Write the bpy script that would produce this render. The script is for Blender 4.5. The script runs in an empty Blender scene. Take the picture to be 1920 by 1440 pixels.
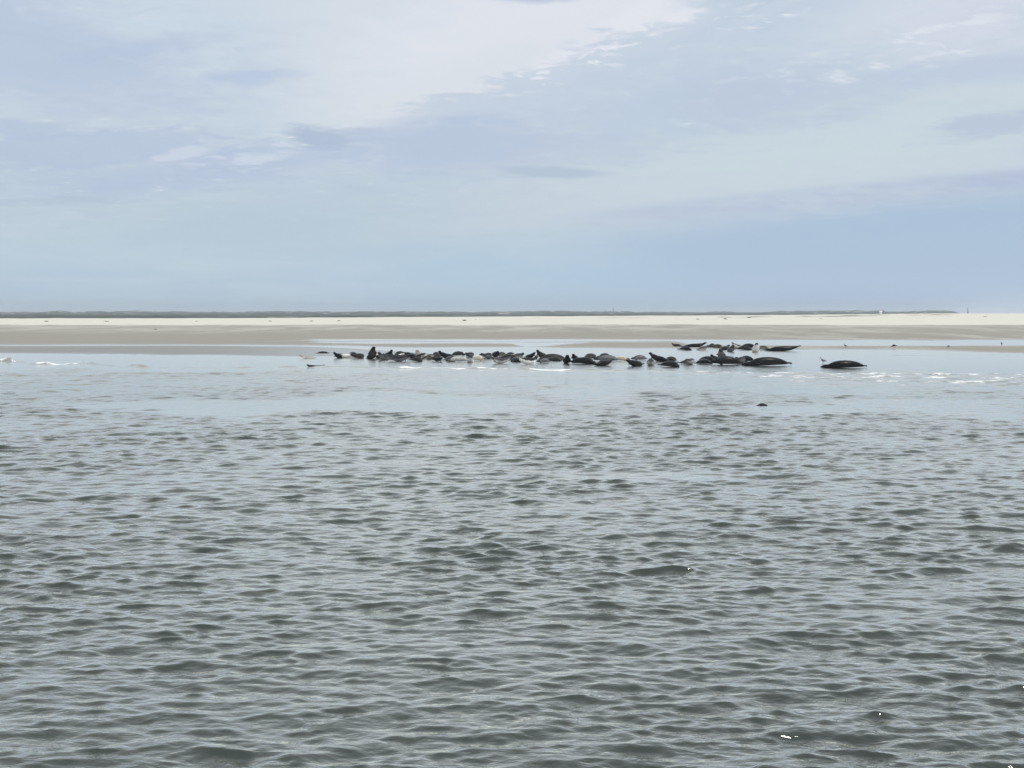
import bpy, math, random
import numpy as np
from mathutils import Vector, Matrix

random.seed(7)
RNG = np.random.default_rng(11)
S = bpy.context.scene
COL = S.collection
R = math.radians

# ------------------------------------------------------------------ camera, light, sky
EYE = 2.7                     # height of the eye above the water (a low boat deck)
FPX = 2773.0                  # focal length in pixels of the 1920 px wide photograph
HOR = 586.0                   # its horizon row
cam_d = bpy.data.cameras.new('camera')
cam_d.sensor_width = 36.0
cam_d.lens = 36.0 * FPX / 1920.0
cam_d.clip_start = 0.1
cam_d.clip_end = 60000
cam = bpy.data.objects.new('camera', cam_d)
COL.objects.link(cam)
PITCH = math.atan((720 - HOR) / FPX)
cam.location = (0, 0, EYE)
cam.rotation_euler = (math.pi / 2 - PITCH, 0, 0)
S.camera = cam

S.view_settings.view_transform = 'Standard'
S.view_settings.look = 'None'
S.view_settings.exposure = 0.0
S.view_settings.gamma = 1.0
S.view_settings.use_curve_mapping = False

SUN_EL, SUN_AZ = R(62), R(132)         # veiled sun high on the right, a little behind the boat
sun_d = bpy.data.lights.new('sun', 'SUN')
sun_d.energy = 2.4
sun_d.angle = R(2.5)
sun_d.color = (1.0, 0.95, 0.88)
sun = bpy.data.objects.new('sun', sun_d)
COL.objects.link(sun)
sdir = Vector((math.sin(SUN_AZ) * math.cos(SUN_EL), math.cos(SUN_AZ) * math.cos(SUN_EL), math.sin(SUN_EL)))
sun.rotation_euler = sdir.to_track_quat('Z', 'Y').to_euler()


def lin(r, g, b):
    def f(c):
        c /= 255.0
        return c / 12.92 if c <= 0.04045 else ((c + 0.055) / 1.055) ** 2.4
    return (f(r), f(g), f(b), 1.0)


class NT:
    """small helper around a node tree"""
    def __init__(self, tree):
        self.t = tree
        self.n = tree.nodes
        self.l = tree.links

    def put(self, sock, v):
        if isinstance(v, bpy.types.NodeSocket):
            self.l.new(v, sock)
        elif v is not None:
            sock.default_value = v

    def math(self, op, a, b=None, c=None, clamp=False):
        m = self.n.new('ShaderNodeMath')
        m.operation = op
        m.use_clamp = clamp
        self.put(m.inputs[0], a)
        self.put(m.inputs[1], b)
        self.put(m.inputs[2], c)
        return m.outputs[0]

    def vmath(self, op, a, b=None):
        m = self.n.new('ShaderNodeVectorMath')
        m.operation = op
        self.put(m.inputs[0], a)
        self.put(m.inputs[1], b)
        return m.outputs[0]

    def comb(self, x, y, z):
        m = self.n.new('ShaderNodeCombineXYZ')
        self.put(m.inputs[0], x); self.put(m.inputs[1], y); self.put(m.inputs[2], z)
        return m.outputs[0]

    def sep(self, v):
        m = self.n.new('ShaderNodeSeparateXYZ')
        self.put(m.inputs[0], v)
        return m.outputs

    def noise(self, vec, scale, detail=4, rough=0.55, dist=0.0, out='Fac'):
        m = self.n.new('ShaderNodeTexNoise')
        self.put(m.inputs['Vector'], vec)
        m.inputs['Scale'].default_value = scale
        m.inputs['Detail'].default_value = detail
        m.inputs['Roughness'].default_value = rough
        m.inputs['Distortion'].default_value = dist
        return m.outputs[out]

    def ss(self, v, lo, hi, a=0.0, b=1.0):
        m = self.n.new('ShaderNodeMapRange')
        m.interpolation_type = 'SMOOTHSTEP'
        self.put(m.inputs['Value'], v)
        m.inputs['From Min'].default_value = lo
        m.inputs['From Max'].default_value = hi
        m.inputs['To Min'].default_value = a
        m.inputs['To Max'].default_value = b
        return m.outputs['Result']

    def mix(self, f, a, b):
        m = self.n.new('ShaderNodeMix')
        m.data_type = 'RGBA'
        self.put(m.inputs[0], f)
        self.put(m.inputs[6], a)
        self.put(m.inputs[7], b)
        return m.outputs[2]

    def ramp(self, f, stops):
        m = self.n.new('ShaderNodeValToRGB')
        self.put(m.inputs[0], f)
        e = m.color_ramp.elements
        e[0].position, e[0].color = stops[0]
        e[1].position, e[1].color = stops[-1]
        for p, c in stops[1:-1]:
            k = e.new(p)
            k.color = c
        return m.outputs[0]

    def attr(self, name):
        m = self.n.new('ShaderNodeAttribute')
        m.attribute_name = name
        return m.outputs['Fac']


def build_world():
    w = bpy.data.worlds.new('World')
    S.world = w
    w.use_nodes = True
    t = NT(w.node_tree)
    t.n.clear()
    out = t.n.new('ShaderNodeOutputWorld')
    bg = t.n.new('ShaderNodeBackground')
    bg.inputs['Strength'].default_value = 0.1
    sky = t.n.new('ShaderNodeTexSky')
    sky.sky_type = 'NISHITA'
    sky.sun_disc = False
    sky.sun_elevation = SUN_EL
    sky.sun_rotation = SUN_AZ
    sky.altitude = 0
    sky.dust_density = 1.5
    tc = t.n.new('ShaderNodeTexCoord').outputs['Generated']
    d = t.vmath('NORMALIZE', tc)
    x, y, z = t.sep(d)
    el = t.math('ARCSINE', z)
    az = t.math('ARCTAN2', x, y)
    K = 1000.0
    # degrees of arc, as angular units of 1/2.773 mrad: azimuth U to the right, elevation V upwards
    U = t.math('MULTIPLY', az, FPX)
    V = t.math('MULTIPLY', el, FPX)
    # cloud-deck coordinates (a level layer seen from below)
    den = t.math('ADD', t.math('MAXIMUM', z, 0.0), 0.10)
    P = t.comb(t.math('DIVIDE', x, den), t.math('DIVIDE', y, den), 0.0)
    nA = t.noise(P, 1.1, 6, 0.6, 0.6)              # broad
    nB = t.noise(P, 4.5, 7, 0.62, 0.5)             # ragged edges
    nC = t.noise(t.vmath('ADD', P, (7.3, 2.1, 4.0)), 11.0, 6, 0.65, 0.3)
    w1 = t.math('SUBTRACT', nA, 0.5)
    w2 = t.math('SUBTRACT', nB, 0.5)
    w3 = t.math('SUBTRACT', nC, 0.5)
    wob = t.math('ADD', t.math('MULTIPLY', w1, 1.7), t.math('ADD', t.math('MULTIPLY', w2, 2.0), t.math('MULTIPLY', w3, 1.6)))

    def P2U(px):
        return math.atan((px - 960) / FPX) * FPX

    def P2V(py):
        return math.atan((HOR - py) / FPX) * FPX

    # base gradient of the overcast with elevation
    elf = t.math('DIVIDE', el, math.pi / 2, clamp=True)
    e = lambda py: P2V(py) / FPX / (math.pi / 2)
    base = t.ramp(elf, [(0.0, lin(180, 203, 222)), (e(500), lin(182, 204, 221)), (e(400), lin(189, 207, 220)),
                        (e(300), lin(195, 209, 222)), (e(200), lin(201, 214, 225)), (e(60), lin(204, 217, 230)),
                        (0.22, lin(221, 228, 234)), (0.42, lin(208, 215, 222)), (1.0, lin(190, 198, 208))])
    # slow mottling of the deck
    m1 = t.ss(nA, 0.30, 0.72)
    base = t.mix(t.math('MULTIPLY', m1, 0.42), base, t.mix(0.5, base, lin(222, 230, 238)))
    st = t.ss(t.noise(t.comb(t.math('MULTIPLY', U, 0.0022), t.math('MULTIPLY', t.math('ADD', V, t.math('MULTIPLY', U, -0.08)), 0.012), 0.0), 1.0, 5, 0.6, 0.8), 0.35, 0.7)
    up = t.ss(V, 60, 240)
    base = t.mix(t.math('MULTIPLY', t.math('MULTIPLY', st, up), 0.22), base, lin(176, 190, 216))

    mid = t.ss(V, 90, 230)
    base = t.mix(t.math('MULTIPLY', t.math('MULTIPLY', t.ss(nB, 0.50, 0.68), mid), 0.55), base, lin(182, 197, 218))
    base = t.mix(t.math('MULTIPLY', t.math('MULTIPLY', t.ss(nC, 0.56, 0.74), mid), 0.55), base, lin(223, 231, 239))
    state = {'c': base}

    def blob(px, py, ru, rv, rot, colour, k, soft=0.5, wamp=0.8, dw=None):
        """an elliptical cloud patch round a direction, edges torn by the noise"""
        du = t.math('SUBTRACT', U, P2U(px))
        dv = t.math('SUBTRACT', V, P2V(py))
        c, s = math.cos(R(rot)), math.sin(R(rot))
        a = t.math('DIVIDE', t.math('ADD', t.math('MULTIPLY', du, c), t.math('MULTIPLY', dv, s)), ru)
        b = t.math('DIVIDE', t.math('SUBTRACT', t.math('MULTIPLY', dv, c), t.math('MULTIPLY', du, s)), rv)
        dist = t.math('SQRT', t.math('ADD', t.math('MULTIPLY', a, a), t.math('MULTIPLY', b, b)))
        dist = t.math('ADD', dist, t.math('MULTIPLY', wob if dw is None else dw, wamp))
        m = t.ss(dist, 1 - soft, 1 + soft, 1.0, 0.0)
        m = t.math('MULTIPLY', m, k)
        state['c'] = t.mix(m, state['c'], colour)

    def edge(px, py, rot, width, colour, k, lo=-1e4, hi=1e4, wamp=30.0, soft=120.0, depth=1e4, flip=False):
        """everything above the slanted line through a direction (a cloud sheet with a torn lower edge)"""
        du = t.math('SUBTRACT', U, P2U(px))
        dv = t.math('SUBTRACT', V, P2V(py))
        c, s = math.cos(R(rot)), math.sin(R(rot))
        a = t.math('ADD', t.math('MULTIPLY', du, c), t.math('MULTIPLY', dv, s))
        b = t.math('SUBTRACT', t.math('MULTIPLY', dv, c), t.math('MULTIPLY', du, s))
        b = t.math('ADD', b, t.math('MULTIPLY', wob, -wamp))
        if flip: b = t.math('MULTIPLY', b, -1.0)
        m = t.ss(b, -width, width)
        if depth < 9e3:
            m = t.math('MULTIPLY', m, t.ss(b, depth * 0.3, depth, 1.0, 0.0))
        m = t.math('MULTIPLY', m, t.ss(a, lo, lo + soft))
        m = t.math('MULTIPLY', m, t.ss(a, hi - soft, hi, 1.0, 0.0))
        m = t.math('MULTIPLY', m, k)
        state['c'] = t.mix(m, state['c'], colour)

    LAV = lin(184, 198, 221)
    GRY = lin(184, 198, 219)
    WHT = lin(232, 234, 242)
    # bluish clear slot low on the right, sheets above it
    edge(1400, 400, 4.5, 9, lin(203, 214, 226), 0.75, lo=-900, hi=3000, wamp=14, soft=700, depth=260)
    blob(1760, 480, 640, 100, 2.5, lin(171, 193, 220), 0.9, 0.35, 0.10)
    blob(1640, 368, 470, 19, 4.2, lin(178, 191, 218), 0.9, 0.4, 0.22)
    blob(1330, 398, 260, 20, 5, lin(188, 200, 222), 0.5, 0.6, 0.5)
    blob(1000, 540, 300, 70, 0, lin(174, 201, 224), 0.6, 0.8, 0.3)
    # broad bright patches
    blob(1560, 270, 430, 90, 6, lin(206, 220, 227), 0.75, 0.8, 0.7)
    blob(1830, 60, 260, 80, 10, lin(218, 224, 234), 0.7, 0.9, 0.8)
    blob(330, 170, 420, 110, -8, lin(208, 220, 232), 0.6, 0.8, 0.5)
    # big white sheet in the middle with its torn lower right edge
    edge(940, 165, 24, 12, lin(216, 225, 233), 0.85, lo=-480, hi=520, wamp=46, soft=260)
    blob(1010, 60, 330, 120, 12, lin(229, 232, 240), 0.95, 0.7, 0.45)
    blob(860, 180, 230, 55, 22, lin(221, 227, 234), 0.7, 0.7, 0.6)
    blob(1060, 130, 70, 26, 16, WHT, 0.9, 0.4, 0.9)
    blob(1215, 78, 120, 17, 20, WHT, 0.9, 0.4, 1.3)
    blob(1170, 60, 60, 30, 30, WHT, 0.8, 0.4, 1.0)
    blob(1440, 32, 90, 9, 24, lin(226, 232, 241), 0.7, 0.5, 1.3)
    # grey-blue deck right of the sheet
    edge(930, 158, 20, 15, lin(194, 208, 225), 0.75, lo=-330, hi=760, wamp=62, soft=200, depth=150, flip=True)
    torn = t.ss(t.math('ADD', nC, t.math('MULTIPLY', nB, 0.5)), 0.77, 0.90)
    for cx, cy, ru, rv, k_ in ((1215, 80, 150, 34, .95), (1040, 140, 130, 26, .8), (1440, 35, 150, 26, .7), (1380, 190, 170, 40, .5), (1700, 120, 190, 50, .5), (480, 300, 190, 30, .5)):
        du = t.math('DIVIDE', t.math('SUBTRACT', U, P2U(cx)), ru)
        dv = t.math('DIVIDE', t.math('SUBTRACT', t.math('SUBTRACT', V, P2V(cy)), t.math('MULTIPLY', t.math('SUBTRACT', U, P2U(cx)), 0.3)), rv)
        q = t.ss(t.math('ADD', t.math('MULTIPLY', du, du), t.math('MULTIPLY', dv, dv)), 0.3, 1.3, 1.0, 0.0)
        state['c'] = t.mix(t.math('MULTIPLY', t.math('MULTIPLY', q, torn), k_), state['c'], lin(236, 239, 246))
    blob(1270, 210, 300, 60, 8, lin(190, 205, 224), 0.7, 0.7, 1.2)
    blob(1480, 190, 180, 40, 5, lin(190, 203, 222), 0.6, 0.7, 1.2)
    blob(1640, 175, 110, 26, 0, lin(196, 208, 224), 0.5, 0.6, 1.1)
    blob(1850, 155, 150, 22, 2, lin(193, 206, 226), 0.8, 0.6, 0.7)
    blob(1850, 255, 95, 18, 8, GRY, 0.75, 0.5, 1.2)
    # lavender banks on the left
    blob(60, 120, 280, 85, -12, LAV, 0.7, 0.6, 0.8)
    blob(300, 105, 130, 16, 12, LAV, 0.6, 0.7, 0.9)
    blob(470, 155, 90, 16, 4, lin(186, 201, 224), 0.8, 0.6, 1.0)
    blob(200, 290, 260, 30, 5, LAV, 0.75, 0.35, 1.2)
    blob(60, 262, 80, 14, 0, LAV, 0.7, 0.5, 1.0)
    blob(420, 320, 300, 34, 9, lin(181, 196, 221), 0.7, 0.6, 1.0)
    blob(205, 365, 60, 8, 6, LAV, 0.6, 0.6, 1.0)
    blob(500, 302, 65, 9, 8, lin(214, 223, 236), 0.7, 0.5, 1.8)
    blob(350, 297, 50, 10, 14, lin(212, 221, 235), 0.7, 0.5, 1.8)
    blob(610, 268, 75, 20, -8, lin(176, 190, 213), 0.9, 0.5, 1.0)
    blob(820, 275, 200, 42, 4, lin(186, 200, 222), 0.8, 0.6, 1.0)
    blob(1035, 325, 95, 9, -3, lin(180, 195, 215), 0.8, 0.6, 0.9)
    blob(1080, 280, 160, 26, 0, lin(190, 203, 222), 0.5, 0.6, 0.9)
    blob(100, 388, 150, 7, 2, lin(178, 193, 213), 0.5, 0.6, 0.9)
    blob(1000, 2, 70, 9, 0, lin(190, 204, 226), 0.9, 0.6, 0.9)
    blob(560, 420, 260, 60, 4, lin(183, 202, 219), 0.5, 0.8, 0.6)

    scl = t.vmath('MULTIPLY', state['c'], (10.0, 10.0, 10.0))
    # the veil of cloud lets a little of the blue through
    zen = t.ss(el, 0.25, 1.1, 0.0, 1.0)
    gain = t.math('MULTIPLY_ADD', zen, -0.05, 1.0)
    mm = t.n.new('ShaderNodeVectorMath'); mm.operation = 'SCALE'
    t.l.new(scl, mm.inputs[0]); t.l.new(gain, mm.inputs['Scale'])
    t.put(bg.inputs['Color'], t.mix(0.93, sky.outputs[0], mm.outputs[0]))
    t.l.new(bg.outputs[0], out.inputs['Surface'])
    w.cycles.sampling_method = 'MANUAL'
    w.cycles.sample_map_resolution = 512


build_world()

# ------------------------------------------------------------------ helpers
def tag(o, label=None, cat=None, group=None, kind=None):
    if label: o['label'] = label
    if cat: o['category'] = cat
    if group: o['group'] = group
    if kind: o['kind'] = kind
    return o


def link_mesh(name, me, mat=None, parent=None):
    o = bpy.data.objects.new(name, me)
    COL.objects.link(o)
    if mat is not None and not me.materials:
        me.materials.append(mat)
    if parent is not None:
        o.parent = parent
    return o


def grid_mesh(name, X, Y, Z, attrs=None, smooth=True, close=False):
    """X, Y, Z: 2-D arrays rows x columns"""
    n, m = X.shape
    me = bpy.data.meshes.new(name)
    co = np.stack([X, Y, Z], -1).reshape(-1, 3).astype(np.float32)
    i = np.arange(n - 1)[:, None] * m
    j = np.arange(m - 1)[None, :]
    a = (i + j)
    q = np.stack([a, a + 1, a + m + 1, a + m], -1).reshape(-1, 4)
    if close:
        ii = np.arange(n - 1) * m
        q2 = np.stack([ii + m - 1, ii, ii + m, ii + 2 * m - 1], -1)
        q = np.concatenate([q, q2])
    me.vertices.add(n * m)
    me.vertices.foreach_set('co', co.ravel())
    me.loops.add(q.size)
    me.loops.foreach_set('vertex_index', q.ravel().astype(np.int32))
    me.polygons.add(len(q))
    me.polygons.foreach_set('loop_start', (np.arange(len(q)) * 4).astype(np.int32))
    me.polygons.foreach_set('loop_total', np.full(len(q), 4, np.int32))
    me.update(calc_edges=True)
    me.validate()
    if smooth:
        me.polygons.foreach_set('use_smooth', np.ones(len(me.polygons), bool))
    for k, v in (attrs or {}).items():
        at = me.attributes.new(k, 'FLOAT', 'POINT')
        at.data.foreach_set('value', np.ascontiguousarray(v.ravel(), dtype=np.float32))
    return me


def sstep(x, a, b):
    t = np.clip((x - a) / (b - a), 0, 1)
    return t * t * (3 - 2 * t)


def cosnoise(X, Y, lam, n=14, seed=0, aniso=1.0):
    """smooth random field in about -1..1 with features of size lam"""
    g = np.random.default_rng(seed)
    out = np.zeros_like(X)
    for _ in range(n):
        a = g.uniform(0, 2 * math.pi)
        k = 2 * math.pi / (lam * g.uniform(0.6, 1.7))
        out += np.cos(k * (math.cos(a) * X + aniso * math.sin(a) * Y) + g.uniform(0, 6.283))
    return out / math.sqrt(n) * 1.0


def px_of(X, Y):
    """where a point of the water level shows in the photograph (used to lay out the shore)"""
    r = np.maximum(Y, 1e-3)
    return 960 + FPX * X / r, HOR + FPX * EYE / r


def at(px, py, z=0.0):
    """the point at height z that the photograph shows at column px, row py"""
    d = FPX * (EYE - z) / (py - HOR)
    return Vector(((px - 960) / FPX * d, d, z))


def at_d(px, d, py):
    """the point at distance d"""
    return Vector(((px - 960) / FPX * d, d, EYE - (py - HOR) / FPX * d))


def new_mat(name):
    m = bpy.data.materials.new(name)
    m.use_nodes = True
    t = NT(m.node_tree)
    b = t.n['Principled BSDF']
    return m, t, b


# ------------------------------------------------------------------ water
def shore_calm(X, Y):
    """amplitude of the chop: full offshore, dying out in the shallows; slicks of smooth water"""
    wx = cosnoise(X, Y, 9, seed=5) * 60 + cosnoise(X, Y, 3, seed=6) * 20
    px, py = px_of(X, Y)
    wy = cosnoise(X, Y * 0.6, 6, seed=8)
    py = np.where(Y > 1, py, 3000)
    pw = py + wy * np.clip((py - HOR) * 0.05, 0, 16)
    pxw = px + wx
    A = 0.18 + 0.62 * sstep(pw, 691, 704) + 0.20 * sstep(pw, 720, 790)
    right = sstep(pxw, 600, 1000) * (1 - sstep(pw, 722, 752))
    A *= 1 - 0.40 * right

    def slick(cx, cy, rx, ry, k, tilt=0.0):
        nonlocal A
        e = ((pxw - cx) / rx) ** 2 + ((pw - cy - tilt * (pxw - cx)) / ry) ** 2
        A = A * (1 - k * (1 - sstep(e, 0.45, 1.25)))
    slick(590, 762, 420, 19, 0.80, -0.01)
    slick(1720, 764, 420, 15, 0.55)
    slick(1180, 885, 200, 10, 0.5)
    slick(1250, 720, 600, 16, 0.4)
    slick(120, 700, 300, 7, -0.35)
    A *= 1 + 0.12 * cosnoise(X, Y, 14, seed=21) + 0.08 * cosnoise(X, Y, 4, seed=22)
    A *= 0.98 + 0.36 * sstep(Y, 16, 50)
    return np.clip(A, 0.03, 1.7)


def build_sea():
    # polar sheet: fine where the water is near, coarse far out, all the way round the boat
    rs = [0.0, 1.0, 2.0, 3.0, 4.0, 5.0, 6.0, 6.8, 7.4]
    r = 7.7
    while r < 112:
        rs.append(r)
        r += min(max(0.0022 * r, 0.020), 0.125)
    while r < 250:
        rs.append(r); r += 1.0
    while r < 20000:
        rs.append(r); r *= 1.35
    rs = np.array(rs)
    fine = np.linspace(R(-23), R(23), 640)
    side = np.linspace(R(23.5), R(336.5), 70)
    th = np.concatenate([fine, side])
    RR, TH = np.meshgrid(rs, th, indexing='ij')
    X = RR * np.sin(TH)
    Y = RR * np.cos(TH)
    dr = np.gradient(rs)[:, None] * np.ones_like(X)
    A = shore_calm(X, Y)
    A[np.abs(TH - math.pi) < R(110)] = 1.0
    # the chop: many short wave trains, most running towards the beach
    N = 220
    lam = np.exp(np.linspace(math.log(0.075), math.log(2.8), N)) * RNG.uniform(0.93, 1.07, N)
    ang = np.where(RNG.random(N) < 0.6, RNG.normal(R(90 + 12), R(25), N), RNG.normal(R(90 - 22), R(27), N))
    ph = RNG.uniform(0, 2 * math.pi, N)
    k = 2 * math.pi / lam
    sl = np.ones(N)
    sl *= 1 / (1 + (lam / 0.58) ** 1.7)
    sl *= 1 / (1 + (0.085 / lam) ** 2.5)
    sl *= 0.215 * math.sqrt(2) / math.sqrt((sl ** 2).sum())
    H = np.zeros_like(X); DX = np.zeros_like(X); DY = np.zeros_like(X)
    grp = [1 + 0.28 * cosnoise(X, Y, L, seed=40 + i) for i, L in enumerate((0.9, 1.8, 3.6, 7.0))]
    for i in range(N):
        lo = 2.3 * dr
        fade = np.clip((lam[i] - lo) / (1.2 * lo), 0, 1)
        rows = np.where(fade[:, 0] > 0)[0]
        if len(rows) == 0: continue
        sel = slice(rows[0], rows[-1] + 1)
        g = grp[i % 4][sel]
        arg = k[i] * (math.cos(ang[i]) * X[sel] + math.sin(ang[i]) * Y[sel]) + ph[i]
        a = sl[i] / k[i] * fade[sel] * g
        c, s_ = np.cos(arg), np.sin(arg)
        H[sel] += a * c
        DX[sel] -= 0.62 * a * math.cos(ang[i]) * s_
        DY[sel] -= 0.62 * a * math.sin(ang[i]) * s_
    DX *= A; DY *= A
    Z = H * A
    DY -= 0.8 * Z          # fronts steeper than backs
    # small swells running up the spit, foam where they break
    px, py = px_of(X, Y)
    ok = (Y > 30)
    foam = np.zeros_like(X)

    def swell(pts, h, wid, x0, x1, fm, seed):
        nonlocal Z, foam
        xs = [p[0] for p in pts]; ys = [p[1] for p in pts]
        yc = np.interp(px, xs, ys)
        Yc = FPX * EYE / (yc - HOR) + 0.22 * cosnoise(X, Y * 0, 1.5, seed=seed)
        t = (Y - Yc)
        w = sstep(px, x0, x0 + 50) * (1 - sstep(px, x1 - 60, x1)) * ok
        hh = h * (0.65 + 0.5 * cosnoise(X, Y * 0, 1.3, seed=seed + 3).clip(-1, 1)) * w
        prof = np.where(t < 0, np.exp(-(t / (wid * 0.55)) ** 2), np.exp(-(t / (wid * 1.3)) ** 2))
        Z = Z + hh * prof
        if fm:
            b = (t > -0.25) & (t < wid * 3.0)
            f = fm(px) * np.where(b, 1.0, 0) * w * (0.78 + 0.42 * cosnoise(X, Y, 2.2, seed=seed + 9) + 0.22 * cosnoise(X, Y, 0.5, seed=seed + 10))
            foam = np.maximum(foam, f)
    swell([(-300, 678), (0, 678), (45, 680), (60, 682)], 0.30, 0.45, -400, 62, lambda p: 1.5 + 0 * p, 61)
    swell([(40, 683), (100, 684), (170, 683), (215, 687), (250, 687.5), (300, 690)], 0.12, 0.5, 30, 330, lambda p: 1 - sstep(p, 165, 185), 71)
    swell([(300, 689), (440, 690), (560, 689), (640, 688), (690, 690), (745, 691), (800, 691)], 0.075, 0.5, 320, 820, lambda p: sstep(p, 695, 725), 81)
    swell([(730, 691.5), (800, 690), (850, 692), (950, 693), (1040, 695), (1110, 694), (1180, 696)], 0.09, 0.5, 740, 1200, lambda p: 1.0 - 0.9 * sstep(p, 1090, 1130), 91)
    swell([(1150, 696), (1250, 696), (1350, 700), (1480, 700), (1600, 702), (1920, 703)], 0.07, 0.5, 1150, 2400, lambda p: sstep(p, 1270, 1320) * 0.9, 101)
    swell([(1500, 707), (1700, 709), (1920, 710)], 0.06, 0.5, 1380, 2400, lambda p: 0.8 + 0 * p, 111)
    swell([(1550, 716), (1700, 717), (1920, 719)], 0.05, 0.5, 1600, 2400, lambda p: 0.7 + 0 * p, 121)
    # broken water on the right
    band = sstep(py, 698, 704) * (1 - sstep(py, 720, 730)) * sstep(px, 1250, 1560) * ok
    Z = Z + band * 0.022 * cosnoise(X, Y, 1.1, n=30, seed=131)
    foam = np.maximum(foam, band * 0.85 * sstep(cosnoise(X, Y, 1.6, n=24, seed=133, aniso=0.7), 0.1, 1.3))
    # bow wave of the swimming seal
    sp = at(1423, 760)
    for sg in (-1, 1):
        u = (X - sp.x) * sg
        yc = sp.y + 0.25 * np.maximum(u, 0) ** 0.9 * (1.0 if sg > 0 else 0.5)
        w = sstep(u, 0.1, 0.5) * (1 - sstep(u, 1.5, 2.6))
        Z = Z + 0.035 * w * np.exp(-((Y - yc) / 0.14) ** 2) * ok
    # far water, beyond what the mesh can carry
    X = X + DX; Y = Y + DY
    rip = A.copy()
    far = sstep(RR, 25, 110)
    murk = sstep(py, 720, 690) if False else (1 - sstep(py, 690, 740)) * (Y > 1)
    me = grid_mesh('sea', X, Y, Z, dict(ripple=rip, far=far, foam=np.clip(foam, 0, 1.4), silt=murk), close=True)
    m, t, b = new_mat('sea water')
    geo = t.n.new('ShaderNodeNewGeometry').outputs['Position']
    foamA = t.attr('foam')
    fn = t.noise(geo, 2.0, 8, 0.75, 0.6)
    fn2 = t.noise(t.vmath('MULTIPLY', geo, (1.0, 0.8, 1.0)), 9.0, 4, 0.6)
    fm = t.math('MULTIPLY', foamA, t.math('ADD', t.math('MULTIPLY', fn, 1.2), t.math('MULTIPLY', fn2, 0.7)))
    fmask = t.ss(fm, 0.36, 1.05)
    silt = t.attr('silt')
    tint = t.noise(geo, 0.35, 3, 0.5)
    body = t.mix(tint, (0.020, 0.029, 0.023, 1), (0.034, 0.044, 0.034, 1))
    body = t.mix(t.math('MULTIPLY', silt, 0.85), body, (0.27, 0.265, 0.24, 1))
    t.put(b.inputs['Base Color'], t.mix(fmask, body, (0.88, 0.89, 0.88, 1)))
    b.inputs['IOR'].default_value = 1.62
    rg = t.math('MULTIPLY_ADD', t.math('MULTIPLY', t.attr('far'), 1.0), 0.16, 0.04)
    t.put(b.inputs['Roughness'], t.mix(fmask, rg, (0.8, 0.8, 0.8, 1)))
    n1 = t.noise(t.vmath('MULTIPLY', geo, (0.55, 1.0, 1.0)), 7.0, 3, 0.55, 0.3)
    n2 = t.noise(t.vmath('MULTIPLY', geo, (0.7, 1.0, 1.0)), 22.0, 2, 0.5, 0.2)
    h = t.math('ADD', t.math('MULTIPLY', n1, 0.023), t.math('MULTIPLY', n2, 0.0060))
    h = t.math('MULTIPLY', h, t.math('MAXIMUM', t.attr('ripple'), 0.60))
    h = t.math('ADD', h, t.math('MULTIPLY', fmask, 0.02))
    bp = t.n.new('ShaderNodeBump')
    bp.inputs['Strength'].default_value = 1.0
    bp.inputs['Distance'].default_value = 1.0
    t.put(bp.inputs['Height'], h)
    t.l.new(bp.outputs[0], b.inputs['Normal'])
    b.inputs['Specular IOR Level'].default_value = 0.0
    gl = t.n.new('ShaderNodeBsdfGlossy')
    gl.inputs['Color'].default_value = (1.0, 0.995, 0.945, 1)
    t.put(gl.inputs['Roughness'], rg)
    t.l.new(bp.outputs[0], gl.inputs['Normal'])
    fr = t.n.new('ShaderNodeFresnel')
    fr.inputs['IOR'].default_value = 1.5
    t.l.new(bp.outputs[0], fr.inputs['Normal'])
    k = t.math('MULTIPLY', fr.outputs[0], 1.75, clamp=True)
    k = t.math('MULTIPLY', k, t.math('SUBTRACT', 1.0, fmask))
    mx = t.n.new('ShaderNodeMixShader')
    t.put(mx.inputs[0], k)
    t.l.new(b.outputs[0], mx.inputs[1])
    t.l.new(gl.outputs[0], mx.inputs[2])
    t.l.new(mx.outputs[0], t.n['Material Output'].inputs['Surface'])
    o = link_mesh('sea', me, m)
    tag(o, kind='structure')
    return o


build_sea()

# ------------------------------------------------------------------ sand flats and beach
def crest(px):
    v = np.interp(px, [-3000, 0, 400, 800, 1200, 1500, 1640, 1750, 1920, 4000],
                  [11.0, 10.9, 10.6, 8.2, 6.0, 4.2, 2.9, 1.7, 2.0, 2.0])
    Rc = np.interp(px, [-3000, 0, 1920, 5000], [520, 520, 900, 900])
    return v, Rc


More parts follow.
